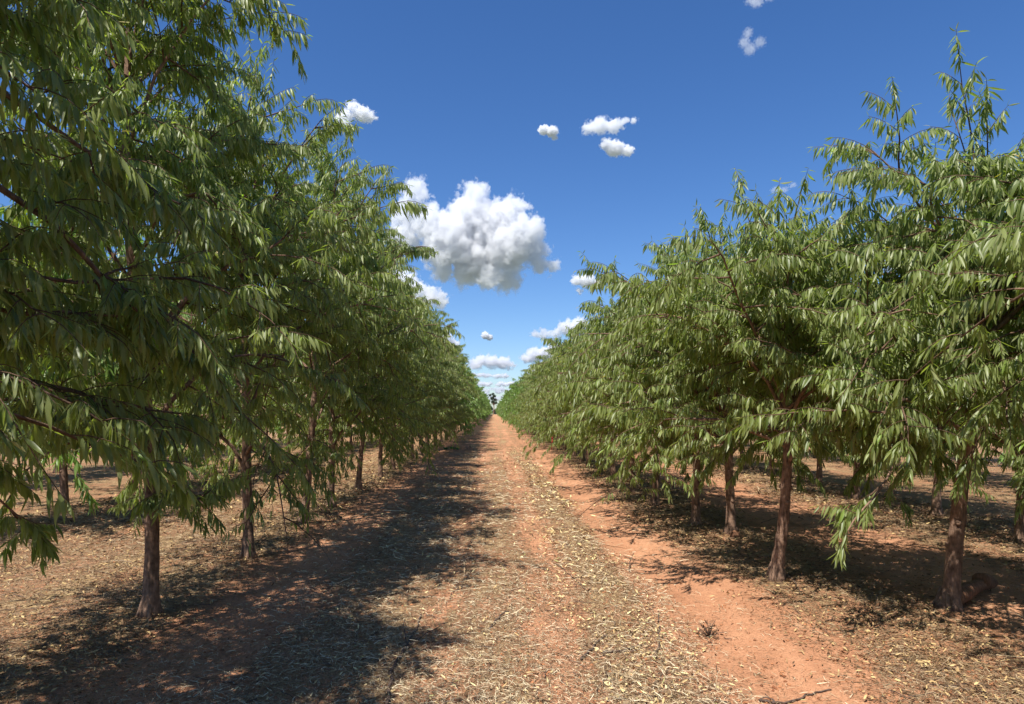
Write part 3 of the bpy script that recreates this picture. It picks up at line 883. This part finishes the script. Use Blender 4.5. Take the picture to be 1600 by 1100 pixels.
def cloud(label, blobs, D, wisp=False, seed=0, squash=1.0, group="clouds in the blue sky", grow=1.0):
    rr = random.Random(seed)
    cx = sum(b[0] for b in blobs) / len(blobs); cy = sum(b[1] for b in blobs) / len(blobs)
    k = D / F_
    C0 = ((cx - 772) * k, D, 1.6 + (642 - cy) * k)
    wid = max(max(b[0] + b[2] for b in blobs) - min(b[0] - b[2] for b in blobs), 10)
    U = (15 if wid > 150 else max(2.2, wid * (.085 if wisp else .11))) * k
    bm = bmesh.new(); cen = []
    for (px_, py_, r_) in blobs:
        c = ((px_ - cx) * k, rr.uniform(-.5, .5) * r_ * k, -(py_ - cy) * k)
        r = r_ * k * grow
        cen.append((c, r))
        bmesh.ops.create_icosphere(bm, subdivisions=3, radius=r + U * .8, matrix=Matrix.Translation(c) @ Matrix.Diagonal((1, 1, squash, 1)))
    me = bpy.data.meshes.new("cloud"); bm.to_mesh(me); bm.free()
    o = bpy.data.objects.new("cloud", me); COL.objects.link(o); o.location = C0
    size = wid * k
    rm = o.modifiers.new("r", 'REMESH'); rm.mode = 'VOXEL'; rm.voxel_size = size / 70; rm.use_smooth_shade = True
    dg = bpy.context.evaluated_depsgraph_get()
    me2 = bpy.data.meshes.new_from_object(o.evaluated_get(dg))
    o.modifiers.clear(); o.data = me2; me2.name = "cloud"
    mat = cloud_material("cloud_vapour", cen, U, (.16 if wisp else 1.7) / U, wisp, squash)
    me2.materials.clear(); me2.materials.append(mat)
    co = np.array([v.co for v in me2.vertices]); ext = co.max(0) - co.min(0)
    mat.cycles.volume_step_rate = (U * .22) / (ext.mean() / 10)
    tag(o, label, "cloud", group)
    return o
cloud("big white cumulus with grey underside above the lane", [(650, 303, 21), (640, 335, 28), (632, 368, 26), (672, 350, 28), (700, 375, 44), (742, 308, 22), (735, 338, 36), (765, 350, 42), (800, 332, 24),
      (815, 370, 34), (835, 395, 22), (790, 390, 40), (740, 395, 44), (690, 398, 26), (690, 420, 20), (725, 425, 22), (765, 432, 22), (795, 435, 20), (845, 412, 15), (862, 418, 11)], 5800, seed=1)
cloud("white cloud tucked below the big cumulus, half behind the left treetops", [(615, 435, 20), (635, 440, 20), (650, 458, 18), (670, 466, 16), (688, 468, 13), (640, 470, 16)], 6500, seed=2)
cloud("small bright wispy cloud at upper left, alone over the left trees", [(532, 186, 9), (542, 180, 11), (552, 168, 11), (566, 178, 15), (577, 181, 10), (540, 196, 8)], 3600, seed=3, squash=.8)
cloud("tiny round cloud between the big cumulus and the pair of small ones", [(850, 204, 9), (862, 207, 10), (866, 215, 5)], 3600, seed=4, squash=.8)
cloud("upper of the pair of small clouds right of centre", [(922, 200, 12), (940, 194, 16), (960, 195, 14), (978, 188, 7), (992, 188, 5)], 3700, seed=5, squash=.7)
cloud("lower of the pair of small clouds right of centre", [(948, 224, 10), (962, 230, 15), (980, 236, 10)], 3700, seed=6, squash=.8)
cloud("faint ragged wisp near the top right of the sky", [(1168, 52, 8), (1162, 68, 9), (1172, 76, 10), (1186, 68, 9)], 3000, True, 7)
cloud("faint cloud scrap cut by the top edge of the picture", [(1172, 2, 9), (1185, 0, 11), (1200, -2, 8)], 2900, True, 8, .7)
cloud("faint wisp low above the right treetops", [(1213, 297, 9), (1224, 297, 8), (1238, 290, 7)], 4600, True, 9, .6)
cloud("white cloud behind the tall right tree", [(1372, 398, 16), (1392, 408, 16), (1420, 392, 18), (1445, 398, 14), (1362, 380, 7)], 6200, seed=10)
cloud("small white cloud just left of the right row's treetops", [(902, 438, 10), (918, 438, 14), (934, 442, 10), (905, 455, 5)], 7000, seed=11, squash=.8)
cloud("flat little cloud touching the right treetops", [(838, 522, 7), (852, 522, 9), (870, 520, 9), (886, 512, 15), (902, 510, 16)], 9000, seed=12, squash=.8)
cloud("very small cloud puff above the flat one at the vanishing point", [(758, 524, 6), (765, 527, 5)], 9000, seed=13)
cloud("long flat based white cloud just above the end of the lane", [(742, 570, 10), (752, 564, 12), (768, 564, 13), (784, 566, 13), (796, 570, 8)], 13000, seed=14, squash=.8)
cloud("white cloud behind the left row's far treetops", [(684, 538, 10), (695, 530, 12), (706, 540, 12), (714, 548, 8)], 9500, seed=15)
cloud("white cloud right of the lane's end, behind the right row", [(822, 560, 9), (836, 554, 14), (852, 552, 14), (866, 548, 14)], 11000, seed=16, squash=.8)
cloud("bright cloud low over the right row near the lane's end", [(826, 586, 7), (838, 578, 11), (850, 572, 10), (815, 596, 6)], 15000, seed=17, squash=.8)
rr_ = random.Random(8)
for i, (cx, cy, wd) in enumerate([(742, 586, 26), (775, 588, 30), (755, 600, 24), (790, 600, 22), (765, 609, 40), (792, 612, 26), (748, 616, 26), (780, 622, 34)]):
    labs = ["low flat cloud on the left, first bank above the lane's end", "low flat cloud in the middle, first bank above the lane's end", "low cloud on the left of the second bank",
            "low cloud on the right of the second bank", "wide pale cloud streak of the third bank", "short pale cloud streak right of the third bank", "pale cloud streak left of the gum tree's top", "lowest pale cloud streak just above the horizon trees"]
    cloud(labs[i], [(cx + (j - 2.5) * wd / 5, cy + rr_.uniform(-1.5, 1.5), rr_.uniform(3.4, 6.0)) for j in range(6)], 18000 + i * 2500, seed=20 + i, squash=.62)
